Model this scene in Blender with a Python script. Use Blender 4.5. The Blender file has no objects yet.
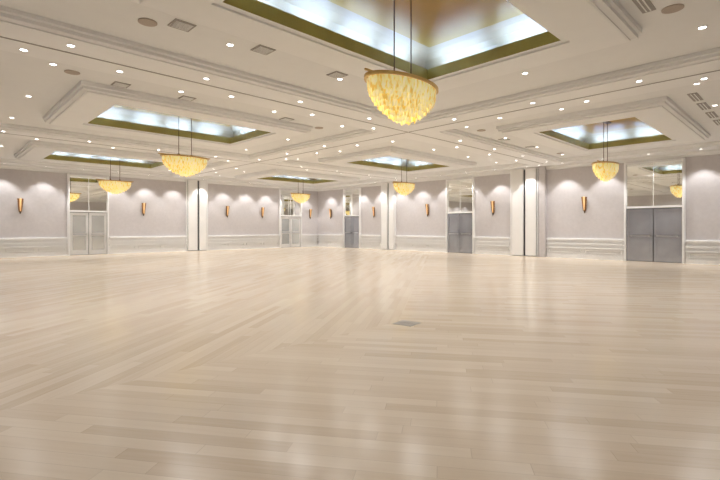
import bpy, math, random
from mathutils import Vector
random.seed(4)
S=bpy.context.scene
COL=S.collection
try:
    S.view_settings.view_transform='Standard'
    S.view_settings.look='None'
except Exception: pass

# ---------------------------------------------------------------- materials
def newmat(name):
    m=bpy.data.materials.new(name); m.use_nodes=True
    nt=m.node_tree; b=nt.nodes['Principled BSDF']
    return m,nt,b
def mat(name,col,rough=.5,metal=0,emit=None,es=0,noise=0,nscale=4,bump=0,spec=None):
    m,nt,b=newmat(name)
    b.inputs['Base Color'].default_value=(*col,1)
    b.inputs['Roughness'].default_value=rough
    b.inputs['Metallic'].default_value=metal
    if spec is not None: b.inputs['Specular IOR Level'].default_value=spec
    if emit:
        b.inputs['Emission Color'].default_value=(*emit,1); b.inputs['Emission Strength'].default_value=es
    if noise or bump:
        tc=nt.nodes.new('ShaderNodeTexCoord'); n=nt.nodes.new('ShaderNodeTexNoise')
        n.inputs['Scale'].default_value=nscale; n.inputs['Detail'].default_value=4
        nt.links.new(tc.outputs['Object'],n.inputs['Vector'])
        if noise:
            r=nt.nodes.new('ShaderNodeValToRGB')
            r.color_ramp.elements[0].position=.3; r.color_ramp.elements[1].position=.7
            r.color_ramp.elements[0].color=(*[c*(1-noise) for c in col],1)
            r.color_ramp.elements[1].color=(*[min(1,c*(1+noise)) for c in col],1)
            nt.links.new(n.outputs['Fac'],r.inputs['Fac']); nt.links.new(r.outputs['Color'],b.inputs['Base Color'])
        if bump:
            bp=nt.nodes.new('ShaderNodeBump'); bp.inputs['Strength'].default_value=bump
            nt.links.new(n.outputs['Fac'],bp.inputs['Height']); nt.links.new(bp.outputs['Normal'],b.inputs['Normal'])
    return m

M_ceil=mat('ceiling_paint',(.82,.825,.82),.7,noise=.01)
M_trim=mat('trim_paint',(.86,.865,.86),.5,noise=.01)
M_wall=mat('wall_covering',(.60,.57,.575),.75,noise=.035,nscale=9,bump=.05)
M_wains=mat('wainscot_paint',(.90,.90,.90),.5,noise=.01)
M_panel=mat('partition_panel_white',(.88,.875,.87),.55,noise=.01)
M_dark=mat('gap_shade',(.03,.03,.035),.6,noise=.05)  # near-black tone standing in for shade inside narrow gaps
M_grille=mat('grille_metal',(.33,.31,.29),.5,metal=.2,noise=.05)
M_speaker=mat('speaker_mesh',(.45,.38,.32),.6,noise=.1,nscale=60)
M_olive=mat('olive_gold_lip',(.36,.31,.09),.4,metal=.2,noise=.10,nscale=3)
M_gold=mat('gold_leaf_cove',(.39,.285,.145),.55,metal=.15,noise=.05,nscale=2.2)
M_gold2=mat('gold_leaf_shaded_centre',(.37,.225,.04),.45,metal=.3,noise=.08,nscale=1.6,spec=.25)  # same gold as the cove, deepened so the blue cove glow fades here
M_led=mat('cove_lamp',(.9,.95,1),.5,emit=(.25,.43,.90),es=88)
M_lens=mat('downlight_lens',(1,1,1),.5,emit=(1,.97,.93),es=12)
M_brass=mat('brass',(.62,.42,.16),.3,metal=.8,noise=.08)
M_bronze=mat('dark_bronze',(.13,.08,.04),.4,metal=.8,noise=.05)
M_copper=mat('sconce_bronze',(.33,.165,.065),.4,metal=.5,noise=.15,nscale=14)
M_amber=mat('sconce_amber_glass',(.75,.45,.2),.4,emit=(1,.62,.28),es=.4,noise=.05)
M_white_door=mat('door_white_paint',(.74,.735,.73),.35,noise=.01)
M_glaze=mat('door_frosted_glazing',(.74,.76,.75),.12,metal=.6,noise=.04,nscale=2)
M_grey_door=mat('door_grey_metal',(.46,.48,.53),.16,metal=.7,noise=.14,nscale=1.5)
M_steel=mat('brushed_steel',(.50,.50,.53),.3,metal=.9,noise=.03)
M_mirror=mat('mirror_glass',(.95,.96,.94),.02,metal=1.0,noise=.005)
M_plate=mat('floor_box_metal',(.36,.34,.32),.4,metal=.4,noise=.05)

def glass_mat():
    m,nt,b=newmat('chandelier_glass')
    tc=nt.nodes.new('ShaderNodeTexCoord'); n=nt.nodes.new('ShaderNodeTexNoise')
    n.inputs['Scale'].default_value=22; n.inputs['Detail'].default_value=2
    mp=nt.nodes.new('ShaderNodeMapping'); mp.inputs['Scale'].default_value=(1,1,.35)
    nt.links.new(tc.outputs['Object'],mp.inputs['Vector']); nt.links.new(mp.outputs['Vector'],n.inputs['Vector'])
    r=nt.nodes.new('ShaderNodeValToRGB')
    e=r.color_ramp.elements; e[0].position=.36; e[0].color=(.84,.60,.14,1); e[1].position=.60; e[1].color=(1,.93,.55,1)
    nt.links.new(n.outputs['Fac'],r.inputs['Fac'])
    nt.links.new(r.outputs['Color'],b.inputs['Base Color']); nt.links.new(r.outputs['Color'],b.inputs['Emission Color'])
    b.inputs['Emission Strength'].default_value=.36; b.inputs['Roughness'].default_value=.15
    return m
M_glass=glass_mat()
M_core=mat('chandelier_core',(1,.9,.5),.6,emit=(1,.86,.38),es=1.0)

def floor_mat():
    m,nt,b=newmat('maple_planks')
    N=nt.nodes; L=nt.links
    def math_(op,a,b2=None,c=None):
        n=N.new('ShaderNodeMath'); n.operation=op
        for i,v in enumerate((a,b2,c)):
            if v is None: continue
            if isinstance(v,(int,float)): n.inputs[i].default_value=v
            else: L.new(v,n.inputs[i])
        return n.outputs[0]
    tc=N.new('ShaderNodeTexCoord')
    sx=N.new('ShaderNodeSeparateXYZ'); L.new(tc.outputs['Object'],sx.inputs[0])
    U,V=sx.outputs[0],sx.outputs[1]
    lim=math_('MAXIMUM',4.15,math_('MULTIPLY_ADD',math_('SUBTRACT',U,4.8),.71,4.15))
    region=math_('GREATER_THAN',V,lim)
    def planks(deg):
        mp=N.new('ShaderNodeMapping'); mp.inputs['Rotation'].default_value=(0,0,math.radians(deg))
        L.new(tc.outputs['Object'],mp.inputs['Vector'])
        s=N.new('ShaderNodeSeparateXYZ'); L.new(mp.outputs[0],s.inputs[0])
        yy=math_('DIVIDE',s.outputs[1],.12); row=math_('FLOOR',yy)
        wn=N.new('ShaderNodeTexWhiteNoise'); wn.noise_dimensions='1D'; L.new(row,wn.inputs['W'])
        xx=math_('DIVIDE',math_('MULTIPLY_ADD',wn.outputs['Value'],7.3,s.outputs[0]),1.4)
        cell=math_('FLOOR',xx)
        cb=N.new('ShaderNodeCombineXYZ'); L.new(cell,cb.inputs[0]); L.new(row,cb.inputs[1])
        w2=N.new('ShaderNodeTexWhiteNoise'); w2.noise_dimensions='2D'; L.new(cb.outputs[0],w2.inputs['Vector'])
        fy=math_('FRACT',yy); fx=math_('FRACT',xx)
        ly=math_('LESS_THAN',fy,.03); lx=math_('LESS_THAN',fx,.003)
        line=math_('MAXIMUM',ly,lx)
        gm=N.new('ShaderNodeMapping'); gm.inputs['Scale'].default_value=(1.2,22,1)
        L.new(mp.outputs[0],gm.inputs['Vector'])
        g=N.new('ShaderNodeTexNoise'); g.inputs['Scale'].default_value=1.6; g.inputs['Detail'].default_value=3
        off=N.new('ShaderNodeVectorMath'); off.operation='ADD'
        L.new(gm.outputs[0],off.inputs[0]); L.new(w2.outputs['Color'],off.inputs[1]); L.new(off.outputs[0],g.inputs['Vector'])
        val=math_('ADD',math_('MULTIPLY',w2.outputs['Value'],.65),math_('MULTIPLY',g.outputs['Fac'],.5))
        return val,line
    a,la=planks(-35.6); c,lc=planks(54.4)
    def mixf(x,y):
        n=N.new('ShaderNodeMix'); n.data_type='FLOAT'; L.new(region,n.inputs[0]); L.new(x,n.inputs[2]); L.new(y,n.inputs[3]); return n.outputs[0]
    val=mixf(c,a); line=mixf(lc,la)
    r=N.new('ShaderNodeValToRGB'); e=r.color_ramp.elements
    e[0].position=.1; e[0].color=(.61,.49,.36,1); e[1].position=1.0; e[1].color=(.765,.66,.53,1)
    x=e.new(.5); x.color=(.695,.58,.45,1)
    L.new(val,r.inputs['Fac'])
    mx=N.new('ShaderNodeMix'); mx.data_type='RGBA'; L.new(math_('MULTIPLY',line,.35),mx.inputs[0]); L.new(r.outputs['Color'],mx.inputs[6])
    mx.inputs[7].default_value=(.38,.28,.20,1)
    L.new(mx.outputs[2],b.inputs['Base Color'])
    b.inputs['Roughness'].default_value=.2
    b.inputs['Specular IOR Level'].default_value=.55
    return m
M_floor=floor_mat()

# ---------------------------------------------------------------- mesh helpers
def add(name,verts,faces,mats,mi=None,parent=None,loc=None,rot=0,smooth=False,**props):
    me=bpy.data.meshes.new(name); me.from_pydata([tuple(v) for v in verts],[],faces); 
    for m in (mats if isinstance(mats,(list,tuple)) else [mats]): me.materials.append(m)
    if mi: 
        for p,i in zip(me.polygons,mi): p.material_index=i
    if smooth:
        for p in me.polygons: p.use_smooth=True
    me.update()
    o=bpy.data.objects.new(name,me); COL.objects.link(o)
    if parent: o.parent=parent
    if loc: o.location=loc
    o.rotation_euler=(0,0,rot)
    for k,v in props.items(): o[k]=v
    return o
class MB:
    def __init__(s): s.v=[]; s.f=[]; s.m=[]
    def box(s,x0,x1,y0,y1,z0,z1,mi=0):
        b=len(s.v)
        s.v+= [(x,y,z) for z in (z0,z1) for x,y in ((x0,y0),(x1,y0),(x1,y1),(x0,y1))]
        for f in ((3,2,1,0),(4,5,6,7),(0,1,5,4),(1,2,6,5),(2,3,7,6),(3,0,4,7)):
            s.f.append(tuple(b+i for i in f)); s.m.append(mi)
    def quad(s,p,mi=0):
        b=len(s.v); s.v+=p; s.f.append((b,b+1,b+2,b+3)); s.m.append(mi)
    def lathe(s,prof,n=20,cx=0,cy=0,sx=1,sy=1,mi=0,a0=0,a1=2*math.pi):
        full=abs(a1-a0-2*math.pi)<1e-6; k=n if full else n+1
        b=len(s.v)
        for r,z in prof:
            for i in range(k):
                a=a0+(a1-a0)*i/n; s.v.append((cx+sx*r*math.cos(a),cy+sy*r*math.sin(a),z))
        for j in range(len(prof)-1):
            for i in range(n):
                i2=(i+1)%k
                s.f.append((b+j*k+i,b+j*k+i2,b+(j+1)*k+i2,b+(j+1)*k+i)); s.m.append(mi)
    def ringrect(s,cx,cy,hx,hy,prof,mis=None):
        b=len(s.v)
        for o,z in prof:
            s.v+=[(cx-hx-o,cy-hy-o,z),(cx+hx+o,cy-hy-o,z),(cx+hx+o,cy+hy+o,z),(cx-hx-o,cy+hy+o,z)]
        for j in range(len(prof)-1):
            for i in range(4):
                i2=(i+1)%4
                s.f.append((b+j*4+i,b+j*4+i2,b+(j+1)*4+i2,b+(j+1)*4+i)); s.m.append(mis[j] if mis else 0)
    def obj(s,name,mats,**k): return add(name,s.v,s.f,mats,s.m,**k)
def empty(name,loc,rot=0,**props):
    o=bpy.data.objects.new(name,None); COL.objects.link(o); o.location=loc; o.rotation_euler=(0,0,rot); o.empty_display_size=.1
    for k,v in props.items(): o[k]=v
    return o
def dup(o,parent=None,loc=None,rot=None):
    c=o.copy(); COL.objects.link(c)
    if parent: c.parent=parent
    if loc is not None: c.location=loc
    if rot is not None: c.rotation_euler=(0,0,rot)
    return c
def dup_tree(root,loc,rot=0):
    r=dup(root,loc=loc,rot=rot)
    def rec(src,dst):
        for ch in list(src.children):
            c=ch.copy(); COL.objects.link(c); c.parent=dst; c.matrix_parent_inverse=ch.matrix_parent_inverse.copy(); rec(ch,c)
    rec(root,r); return r

# ---------------------------------------------------------------- room
X0,X1,Y0,Y1=-1.2,20.5,-1.2,25.5
ZC=4.33
mb=MB(); mb.box(X0-.2,X1+.2,Y0-.2,Y1+.2,-.15,0)
mb.obj('floor',M_floor,kind='structure',label='pale maple plank floor laid in two directions',category='floor')
for n,b in {'wall_north':(X0-.2,X1+.2,Y1,Y1+.2),'wall_east':(X1,X1+.2,Y0,Y1),'wall_south':(X0-.2,X1+.2,Y0-.2,Y0),'wall_west':(X0-.2,X0,Y0,Y1)}.items():
    mb=MB(); mb.box(*b,0,ZC+.0)
    mb.obj(n,M_wall,kind='structure',label='pale mauve-grey covered ballroom wall',category='wall')

coffers=[(4.75,3.95),(5.2,12.5),(5.5,20.8),(15.0,4.5),(15.1,13.0),(15.6,21.2)]
HX,HY=2.1,1.25
xs={X0-.2,X1+.2}; ys={Y0-.2,Y1+.2}
holes=[(cx-HX-.5,cx+HX+.5,cy-HY-.5,cy+HY+.5) for cx,cy in coffers]
for h in holes: xs|={h[0],h[1]}; ys|={h[2],h[3]}
xs=sorted(xs); ys=sorted(ys)
mb=MB()
for i in range(len(xs)-1):
    for j in range(len(ys)-1):
        mx,my=(xs[i]+xs[i+1])/2,(ys[j]+ys[j+1])/2
        if any(h[0]<mx<h[1] and h[2]<my<h[3] for h in holes): continue
        mb.quad([(xs[i],ys[j],ZC),(xs[i],ys[j+1],ZC),(xs[i+1],ys[j+1],ZC),(xs[i+1],ys[j],ZC)])
mb.obj('ceiling',M_ceil,kind='structure',label='off-white plaster ballroom ceiling',category='ceiling')

tn=[0]
def tname():
    tn[0]+=1; return 'trim_%d'%tn[0]
# coffers
for k,(cx,cy) in enumerate(coffers):
    mb=MB()
    prof=[(.86,ZC),(.86,4.25),(.82,4.24),(.82,4.18),(.74,4.165),(.74,4.14),(.71,4.13),(.10,4.13),(.10,4.16),(0,4.16),
          (0,4.36),(.03,4.36),(.03,4.33),(.28,4.33),(.33,4.40),(.33,4.46),(.28,4.54),(.18,4.61),(.0,4.66),(-.18,4.675)]
    mis=[0]*9+[1,1]+[2]*8
    mb.ringrect(cx,cy,HX,HY,prof,mis)
    hx,hy=HX-.18,HY-.18
    mb.quad([(cx-hx,cy-hy,4.675),(cx-hx,cy+hy,4.675),(cx+hx,cy+hy,4.675),(cx+hx,cy-hy,4.675)],3)
    c=mb.obj(tname(),[M_trim,M_olive,M_gold,M_gold2],kind='structure',label='stepped white ceiling coffer with olive lip and gold-leaf top',category='ceiling coffer')
    # cove lamps (hidden behind lip)
    lb=MB(); z0,z1=4.332,4.345
    for sx in (-1,1):
        for t in (-.65,.65):
            lb.box(cx+sx*(HX+.12)-.025,cx+sx*(HX+.12)+.025,cy+t-.5,cy+t+.5,z0,z1)
    for sy in (-1,1):
        for t in (-1.5,-.5,.5,1.5):
            lb.box(cx+t-.38,cx+t+.38,cy+sy*(HY+.12)-.025,cy+sy*(HY+.12)+.025,z0,z1)
    lb.obj('cove_lamp',M_led,parent=c)

# beams
bp=[(-.78,ZC),(-.78,4.27),(-.72,4.26),(-.72,4.21),(-.64,4.19),(-.64,4.17),(.64,4.17),(.64,4.19),(.72,4.21),(.72,4.26),(.78,4.27),(.78,ZC)]
def beam(axis,c,a,b,prof=bp,dz=0):
    v=[];f=[]
    n=len(prof)
    for e in (a,b):
        for o,z in prof: v.append((e,c+o,z+dz) if axis=='x' else (c+o,e,z+dz))
    for i in range(n-1): f.append((i,i+1,n+i+1,n+i))
    f.append(tuple(range(n))); f.append(tuple(range(n,2*n)))
    return add(tname(),v,f,M_trim,kind='structure',label='broad white moulded ceiling beam',category='ceiling beam')
BY=(8.45,17.0); BX=10.2
for y in BY: beam('x',y,X0,X1)
beam('y',BX,Y0,Y1,dz=-.003)
# perimeter soffits + cornice
mb=MB()
prof=[(-.95,ZC),(-.95,4.27),(-.88,4.25),(-.88,4.175),(-.10,4.175),(-.10,4.12),(-.03,4.06),(-.03,4.0),(0,4.0)]
mb.ringrect((X0+X1)/2,(Y0+Y1)/2,(X1-X0)/2,(Y1-Y0)/2,prof)
mb.obj(tname(),M_trim,kind='structure',label='white perimeter soffit and cornice',category='cornice')
# partition tracks
def track(x0,x1,y0,y1,z):
    mb=MB(); mb.box(x0,x1,y0,y1,z-.006,z); mb.obj(tname(),M_grille,kind='structure',label='thin grey partition track in the beam',category='ceiling track')
for y in BY: track(X0+1,X1-1,y-.02,y+.02,4.17)
track(BX-.02,BX+.02,Y0+1,Y1-1,4.166)

# ---------------------------------------------------------------- wall features
doorsN=[(5.8,1.65,'w'),(18.05,1.7,'w')]
doorsE=[(4.5,1.88,'g'),(13.35,1.6,'g'),(21.8,1.5,'g')]
stackN=[(10.75,12.0)]; stackE=[(9.05,10.5),(17.95,19.1)]
def segs(a,b,blk):
    out=[];p=a
    for s,e in sorted(blk):
        if s-p>.3: out.append((p,s))
        p=e
    if b-p>.3: out.append((p,b))
    return out
blkN=[(c-w/2-.10,c+w/2+.10) for c,w,_ in doorsN]+stackN
blkE=[(c-w/2-.10,c+w/2+.10) for c,w,_ in doorsE]+[(8.7,10.5),(17.95,19.1)]
def wainscot(side,sg):
    base=MB(); rail=MB()
    def bx(m,s0,s1,d0,d1,z0,z1):
        if side=='north': m.box(s0,s1,Y1-d1,Y1-d0,z0,z1)
        elif side=='east': m.box(X1-d1,X1-d0,s0,s1,z0,z1)
    for s0,s1 in sg:
        bx(base,s0,s1,0,.06,0,.14); bx(base,s0,s1,0,.04,.14,.17)
        bx(rail,s0,s1,0,.012,.17,.80)
        bx(rail,s0,s1,0,.12,.80,.86); bx(rail,s0,s1,0,.03,.74,.80); bx(rail,s0,s1,0,.035,.86,.89)
        bx(rail,s0,s1,.012,.11,.60,.655)
        bx(rail,s0,s1,.012,.11,.42,.475)
        n=max(1,round((s1-s0)/1.3)); w=(s1-s0)/n
        for i in range(n):
            a,b=s0+i*w+.09,s0+(i+1)*w-.09
            for z0,z1 in ((.23,.26),(.34,.37)): bx(rail,a,b,.012,.06,z0,z1)
            bx(rail,a,a+.03,.012,.06,.26,.34); bx(rail,b-.03,b,.012,.06,.26,.34)
    base.obj('baseboard_'+side,M_wains,kind='structure',label='white painted baseboard',category='baseboard')
    rail.obj(tname(),M_wains,kind='structure',label='white panelled wainscot with chair rail',category='wainscot')
wainscot('north',segs(X0,X1-.05,blkN)); wainscot('east',segs(Y0,Y1-.05,blkE))

def make_door(n,loc,rot,w,style):
    lbl='double grey metal doors with push bars under tall mirrored transom' if style=='g' else 'double white glazed doors under tall mirrored transom'
    r=empty('door_%d'%n,loc,rot,kind='structure',label=lbl,category='door')
    h=w/2; ml=M_grey_door if style=='g' else M_white_door
    f=MB()
    for s in (-1,1):
        x0,x1=sorted((s*h,s*(h+.06))); f.box(x0,x1,-.125,0,0,3.98)
        x0,x1=sorted((s*(h+.06),s*(h+.09))); f.box(x0,x1,-.05,0,0,3.98)
    f.box(-h,h,-.09,0,2.12,2.20); f.box(-h,h,-.09,0,3.90,3.98); 
    f.obj('door_frame',M_wains,parent=r)
    bk=MB(); bk.box(-h,h,-.008,-.001,0,2.12); bk.obj('door_gap',M_dark,parent=r)  # dark sheet colours in the shade around the door leaves
    for s in (-1,1):
        d=MB(); a,b=(-h+.022,-.015) if s<0 else (.015,h-.022)
        d.box(a,b,-.03,-.008,.015,2.09)
        for xa,xb in ((a,a+.10),(b-.10,b)): d.box(xa,xb,-.055,-.03,.015,2.09)
        for za,zb in ((.015,.22),(.95,1.08),(1.97,2.09)): d.box(a+.10,b-.10,-.055,-.03,za,zb)
        for za,zb in ((.24,.93),(1.10,1.95)): d.box(a+.12,b-.12,-.045,-.03,za,zb,1)
        leaf=d.obj('door_leaf',[ml,M_glaze if style=='w' else ml],parent=r)
        hb=MB()
        x0,x1=sorted((s*.10,s*(h-.14)))
        hb.box(x0,x1,-.115,-.09,1.0,1.04); hb.box(x0,x0+.06,-.09,-.055,.99,1.05); hb.box(x1-.06,x1,-.09,-.055,.99,1.05)
        hb.obj('push_bar',M_steel,parent=leaf)
    t=MB(); t.box(-h,h,-.03,-.01,2.20,3.90); t.obj('transom_mirror',M_mirror,parent=r,label='tall mirror glass')
    g=MB(); g.box(-.008,.008,-.045,-.03,2.20,3.90); g.box(-h,h,-.045,-.03,3.40,3.415); g.obj('muntin',M_wains,parent=r)
    return r
k=1
for c,w,s in doorsN: make_door(k,(c,Y1,0),0,w,s); k+=1
for c,w,s in doorsE: make_door(k,(X1,c,0),-math.pi/2,w,s); k+=1

# partition stacks
def stack(name_loc,rot,w,npan,depth):
    r=empty('partition_stack',name_loc,rot,label='tall white movable partition panels stacked against the wall',category='partition',group='movable partition stacks')
    b=MB(); b.box(-w/2,w/2,-depth+.07,-.005,.02,4.14); b.obj('dark_recess',M_dark,parent=r,label='dark backing coloured as the shade between panels')  # near-black box supplies the shade seen in the panel gaps
    pw=w/npan
    for i in range(npan):
        m=MB(); a=-w/2+i*pw+(.10 if i else .015); c=-w/2+(i+1)*pw-.015
        m.box(a,c,-depth,-depth+.07,.03,4.14)
        for e in (a,c-.03,): m.box(e,e+.03,-depth-.02,-depth,.03,4.14)
        m.obj('partition_panel',M_panel,parent=r)
    m=MB()
    for s in (-1,1):
        x0,x1=sorted((s*(w/2+.02),s*(w/2+.06))); m.box(x0,x1,-depth+.02,-.001,0,4.15)
    m.obj('side_jamb',M_wains,parent=r)
stack((11.37,Y1,0),0,1.15,2,.16)
stack((X1,9.76,0),-math.pi/2,1.25,2,.16)
stack((X1,18.5,0),-math.pi/2,1.05,2,.14)
mb=MB(); mb.box(X1-.22,X1,8.72,9.0,0,4.17); mb.obj(tname(),M_wall,kind='structure',label='short projecting wall pier beside the partition panels',category='pier')

# ---------------------------------------------------------------- sconces
def sconce():
    r=empty('wall_sconce',(0,0,0),label='slim tapered bronze wall sconce with amber glass centre',category='wall light',group='bronze wall sconces')
    b=MB(); b.box(-.04,.04,-.03,0,-.34,.30); b.obj('back_plate',M_bronze,parent=r)
    s=MB()
    for sg in (-1,1):
        for i in range(5):
            z0=-.34+i*.13; z1=z0+.18; w0=.04+.010*i; w1=w0+.026
            x=[sg*.012,sg*(w0+.01),sg*(w1+.015),sg*.016]
            y0,y1=-.05-.012*i,-.085-.014*i
            bb=len(s.v)
            s.v+=[(x[0],y0,z0),(x[1],y0,z0),(x[2],y0,z1),(x[3],y0,z1),(x[0],y1,z0),(x[1],y1+.02,z0),(x[2],y1+.02,z1),(x[3],y1,z1)]
            for f in ((0,1,2,3),(7,6,5,4),(0,4,5,1),(1,5,6,2),(2,6,7,3),(3,7,4,0)): s.f.append(tuple(bb+q for q in f)); s.m.append(0)
    s.obj('wing',M_copper,parent=r)
    c=MB(); c.lathe([(0,-.30),(.022,-.28),(.036,0),(.05,.35),(.04,.37),(0,.37)],12,0,-.11); c.obj('glass_shade',M_amber,parent=r,smooth=True)
    f=MB(); f.lathe([(0,-.44),(.018,-.42),(.03,-.37),(.02,-.33),(.035,-.30),(0,-.29)],12,0,-.07); f.obj('finial',M_bronze,parent=r,smooth=True)
    r.scale=(1,1,.88)
    return r
sc=sconce(); ZS=2.36
posN=[3.05,8.4,13.3,15.8,19.75]; posE=[24.0,19.75,15.5,11.4,7.05]
sc.location=(posN[0],Y1,ZS)
for x in posN[1:]: dup_tree(sc,(x,Y1,ZS),0)
for y in posE: dup_tree(sc,(X1,y,ZS),-math.pi/2)

# ---------------------------------------------------------------- chandeliers
def chandelier():
    r=empty('chandelier',(0,0,0),label='oblong brass chandelier with tiers of pale yellow glass',category='chandelier',group='yellow glass chandeliers')
    A,B=.66,.34; ZR=3.31
    f=MB()
    f.lathe([(1,ZR-.01),(1.03,ZR-.01),(1.03,ZR+.03),(.97,ZR+.03),(.97,ZR-.01),(1,ZR-.01)],48,sx=A,sy=B)
    for i in range(5):
        x=-A*.8+i*A*.4; hy=B*math.sqrt(max(0,1-(x/A)**2))
        f.box(x-.008,x+.008,-hy,hy,ZR+.02,ZR+.035)
    f.box(-A-.08,A+.08,-.012,.012,ZR+.035,ZR+.06)
    f.obj('brass_frame',M_brass,parent=r)
    for s in (-1,1):
        m=MB(); m.lathe([(.009,ZR+.05),(.009,4.67)],8,cx=s*.18); m.lathe([(0,ZR+.11),(.03,ZR+.09),(.03,ZR+.065),(0,ZR+.05)],10,cx=s*.18)
        m.obj('suspension_rod',M_bronze,parent=r)
    m=MB(); m.box(-.32,.32,-.07,.07,4.635,4.673); m.obj('canopy',M_bronze,parent=r)
    T=8; D=.42
    def sc_(t): return (1-t**1.55)**.72
    for k in range(T):
        t=k/(T-.25); s=sc_(t)
        a,b=A*.95*s,B*.95*s+.005
        z=ZR-k*D/T; hgt=.155
        per=math.pi*(3*(a+b)-math.sqrt((3*a+b)*(a+3*b))); n=max(7,int(per/.042))
        g=MB()
        for i in range(n):
            th=2*math.pi*(i+.5*(k%2)+random.uniform(-.12,.12))/n
            px,py=a*math.cos(th),b*math.sin(th)
            tx,ty=-a*math.sin(th),b*math.cos(th); l=math.hypot(tx,ty); tx/=l; ty/=l
            nx,ny=ty,-tx
            dz=random.uniform(-.018,.018) if k else random.uniform(-.012,0); hw=.023; tl=.28
            rows=[(0,1,-.004),(.5,1,-.006),(.9,.75,-.012),(1,.3,-.018)]
            bb=len(g.v)
            for fz,fw,inn in rows:
                for sd,bul in ((-1,0),(0,.008),(1,0)):
                    q=inn+bul+tl*sd*hw*fw
                    g.v.append((px+tx*sd*hw*fw+nx*q,py+ty*sd*hw*fw+ny*q,z+dz-hgt*fz))
            for rr in range(3):
                for cc in range(2):
                    q=bb+rr*3+cc; g.f.append((q,q+1,q+4,q+3)); g.m.append(0)
        g.obj('glass_tier',M_glass,parent=r,smooth=True)
    prof=[(0,ZR-.02)]
    for i in range(12):
        t=i/11; prof.append((.84*sc_(t),ZR-.02-t*(D+.03)))
    c=MB(); c.lathe(prof,32,sx=A,sy=B)
    c.obj('lamp_core',M_core,parent=r,smooth=True)
    return r
ch=chandelier()
cpos=[(4.74,4.02),(5.22,12.45),(5.75,20.9),(15.2,4.62),(15.3,12.9),(15.75,21.2)]
ch.location=(*cpos[0],0)
for p in cpos[1:]: dup_tree(ch,(*p,0))

# ---------------------------------------------------------------- downlights
m=MB(); m.lathe([(.065,0),(.065,-.008),(.052,-.012),(.047,-.002)],20,mi=0)
bb=len(m.v); m.v+=[(.046*math.cos(2*math.pi*i/20),.046*math.sin(2*math.pi*i/20),-.004) for i in range(20)]
m.f.append(tuple(bb+i for i in range(20))[::-1]); m.m.append(1)
DL=m.obj('recessed_downlight',[M_trim,M_lens],label='small round white recessed ceiling downlight',category='downlight',group='recessed ceiling downlights')
ld=bpy.data.lights.new('downlight_beam','SPOT'); ld.energy=79; ld.spot_size=math.radians(150); ld.spot_blend=.7; ld.shadow_soft_size=.22; ld.color=(.99,.985,.98)
lw=bpy.data.lights.new('wallwash_beam','SPOT'); lw.energy=112; lw.spot_size=math.radians(88); lw.spot_blend=.4; lw.shadow_soft_size=.05; lw.color=(1,.985,.975)
first=True
def place(x,y,z,light=None):
    global first
    if first: o=DL; first=False; o.location=(x,y,z)
    else: o=dup(DL,loc=(x,y,z))
    if light:
        l=bpy.data.objects.new('beam',light); COL.objects.link(l); l.parent=o; l.location=(0,0,-.03)
for cx,cy in coffers:
    for sx in (-3.55,3.55):
        for dy in (-2.75,0,2.75): place(cx+sx,cy+dy,ZC,ld)
    for dx in (-1.2,1.2):
        for dy in (-2.75,2.75): place(cx+dx,cy+dy,ZC,ld)
for y in BY:
    for x in (.2,1.6,3.8,6.0,8.2,12.4,14.6,16.8,19.0):
        place(x,y-.36,4.17,ld); place(x+.9,y+.36,4.17)
for y in (1.5,3.6,5.7,11.0,13.2,15.2,19.3,21.4,23.3):
    place(BX+.36,y,4.167,ld); place(BX-.36,y+.9,4.167)
for i in range(13): place(.9+i*1.52,Y1-.6,4.175,lw)
for i in range(15): place(X1-.6,1.3+i*1.62,4.175,lw)

# ---------------------------------------------------------------- vents / speakers
def vent(x,y,w,d,z,n=6):
    m=MB(); m.box(-w/2,w/2,-d/2,d/2,-.012,-.001,0)
    for i in range(n):
        yy=-d/2+.03+(d-.06)*(i+.5)/n; m.box(-w/2+.03,w/2-.03,yy-.008,yy+.008,-.02,-.012,1)
    m.obj('ceiling_vent',[M_grille,M_trim],loc=(x,y,z),label='long slotted linear ceiling air vent' if w>.5 else 'rectangular slatted ceiling air vent',category='vent',group='ceiling air vents')
for x,y in ((2.7,6.55),(4.05,6.5),(5.75,6.55),(2.9,10.15),(4.3,10.15),(7.1,10.2),(3.0,18.3),(6.0,18.3),(14,7.4),(16,7.4)):
    vent(x,y,.31,.30,ZC)
vent(6.75,1.62,.80,.16,ZC,2)
for x,y in ((12.6,1.95),(13.7,1.95),(14.9,1.95),(16.1,1.95)): vent(x,y,.8,.18,ZC,2)
m=MB(); m.lathe([(.13,0),(.13,-.012),(.11,-.018),(0,-.02)],24)
SP=m.obj('ceiling_speaker',M_speaker,label='round flush ceiling speaker with tan grille',category='speaker',group='ceiling speakers',loc=(2.3,6.8,ZC))
for x,y in ((7.3,1.38),(2.0,10.0),(8.4,10.4),(12.2,7.2),(18.2,7.2)): dup(SP,loc=(x,y,ZC))

# floor box
m=MB(); m.box(-.15,.15,-.15,.15,0,.002); m.box(-.135,-.004,-.135,.135,.002,.003,1); m.box(.004,.135,-.135,.135,.002,.003,1)
m.obj('floor_outlet_box',[M_grille,M_plate],loc=(4.8,4.0,0),rot=math.radians(10),label='grey metal floor outlet cover set in planks',category='floor outlet')

# ---------------------------------------------------------------- world + camera
w=bpy.data.worlds.new('World'); S.world=w; w.use_nodes=True
w.node_tree.nodes['Background'].inputs[0].default_value=(.8,.85,.9,1); w.node_tree.nodes['Background'].inputs[1].default_value=.3
cd=bpy.data.cameras.new('Camera'); cam=bpy.data.objects.new('Camera',cd); COL.objects.link(cam)
cam.location=(0,0,1.33); cam.rotation_euler=(math.radians(90),0,math.radians(-44.2))
cd.lens=22.25; cd.sensor_width=36; cd.shift_y=-12/720
cd.clip_end=200
S.camera=cam
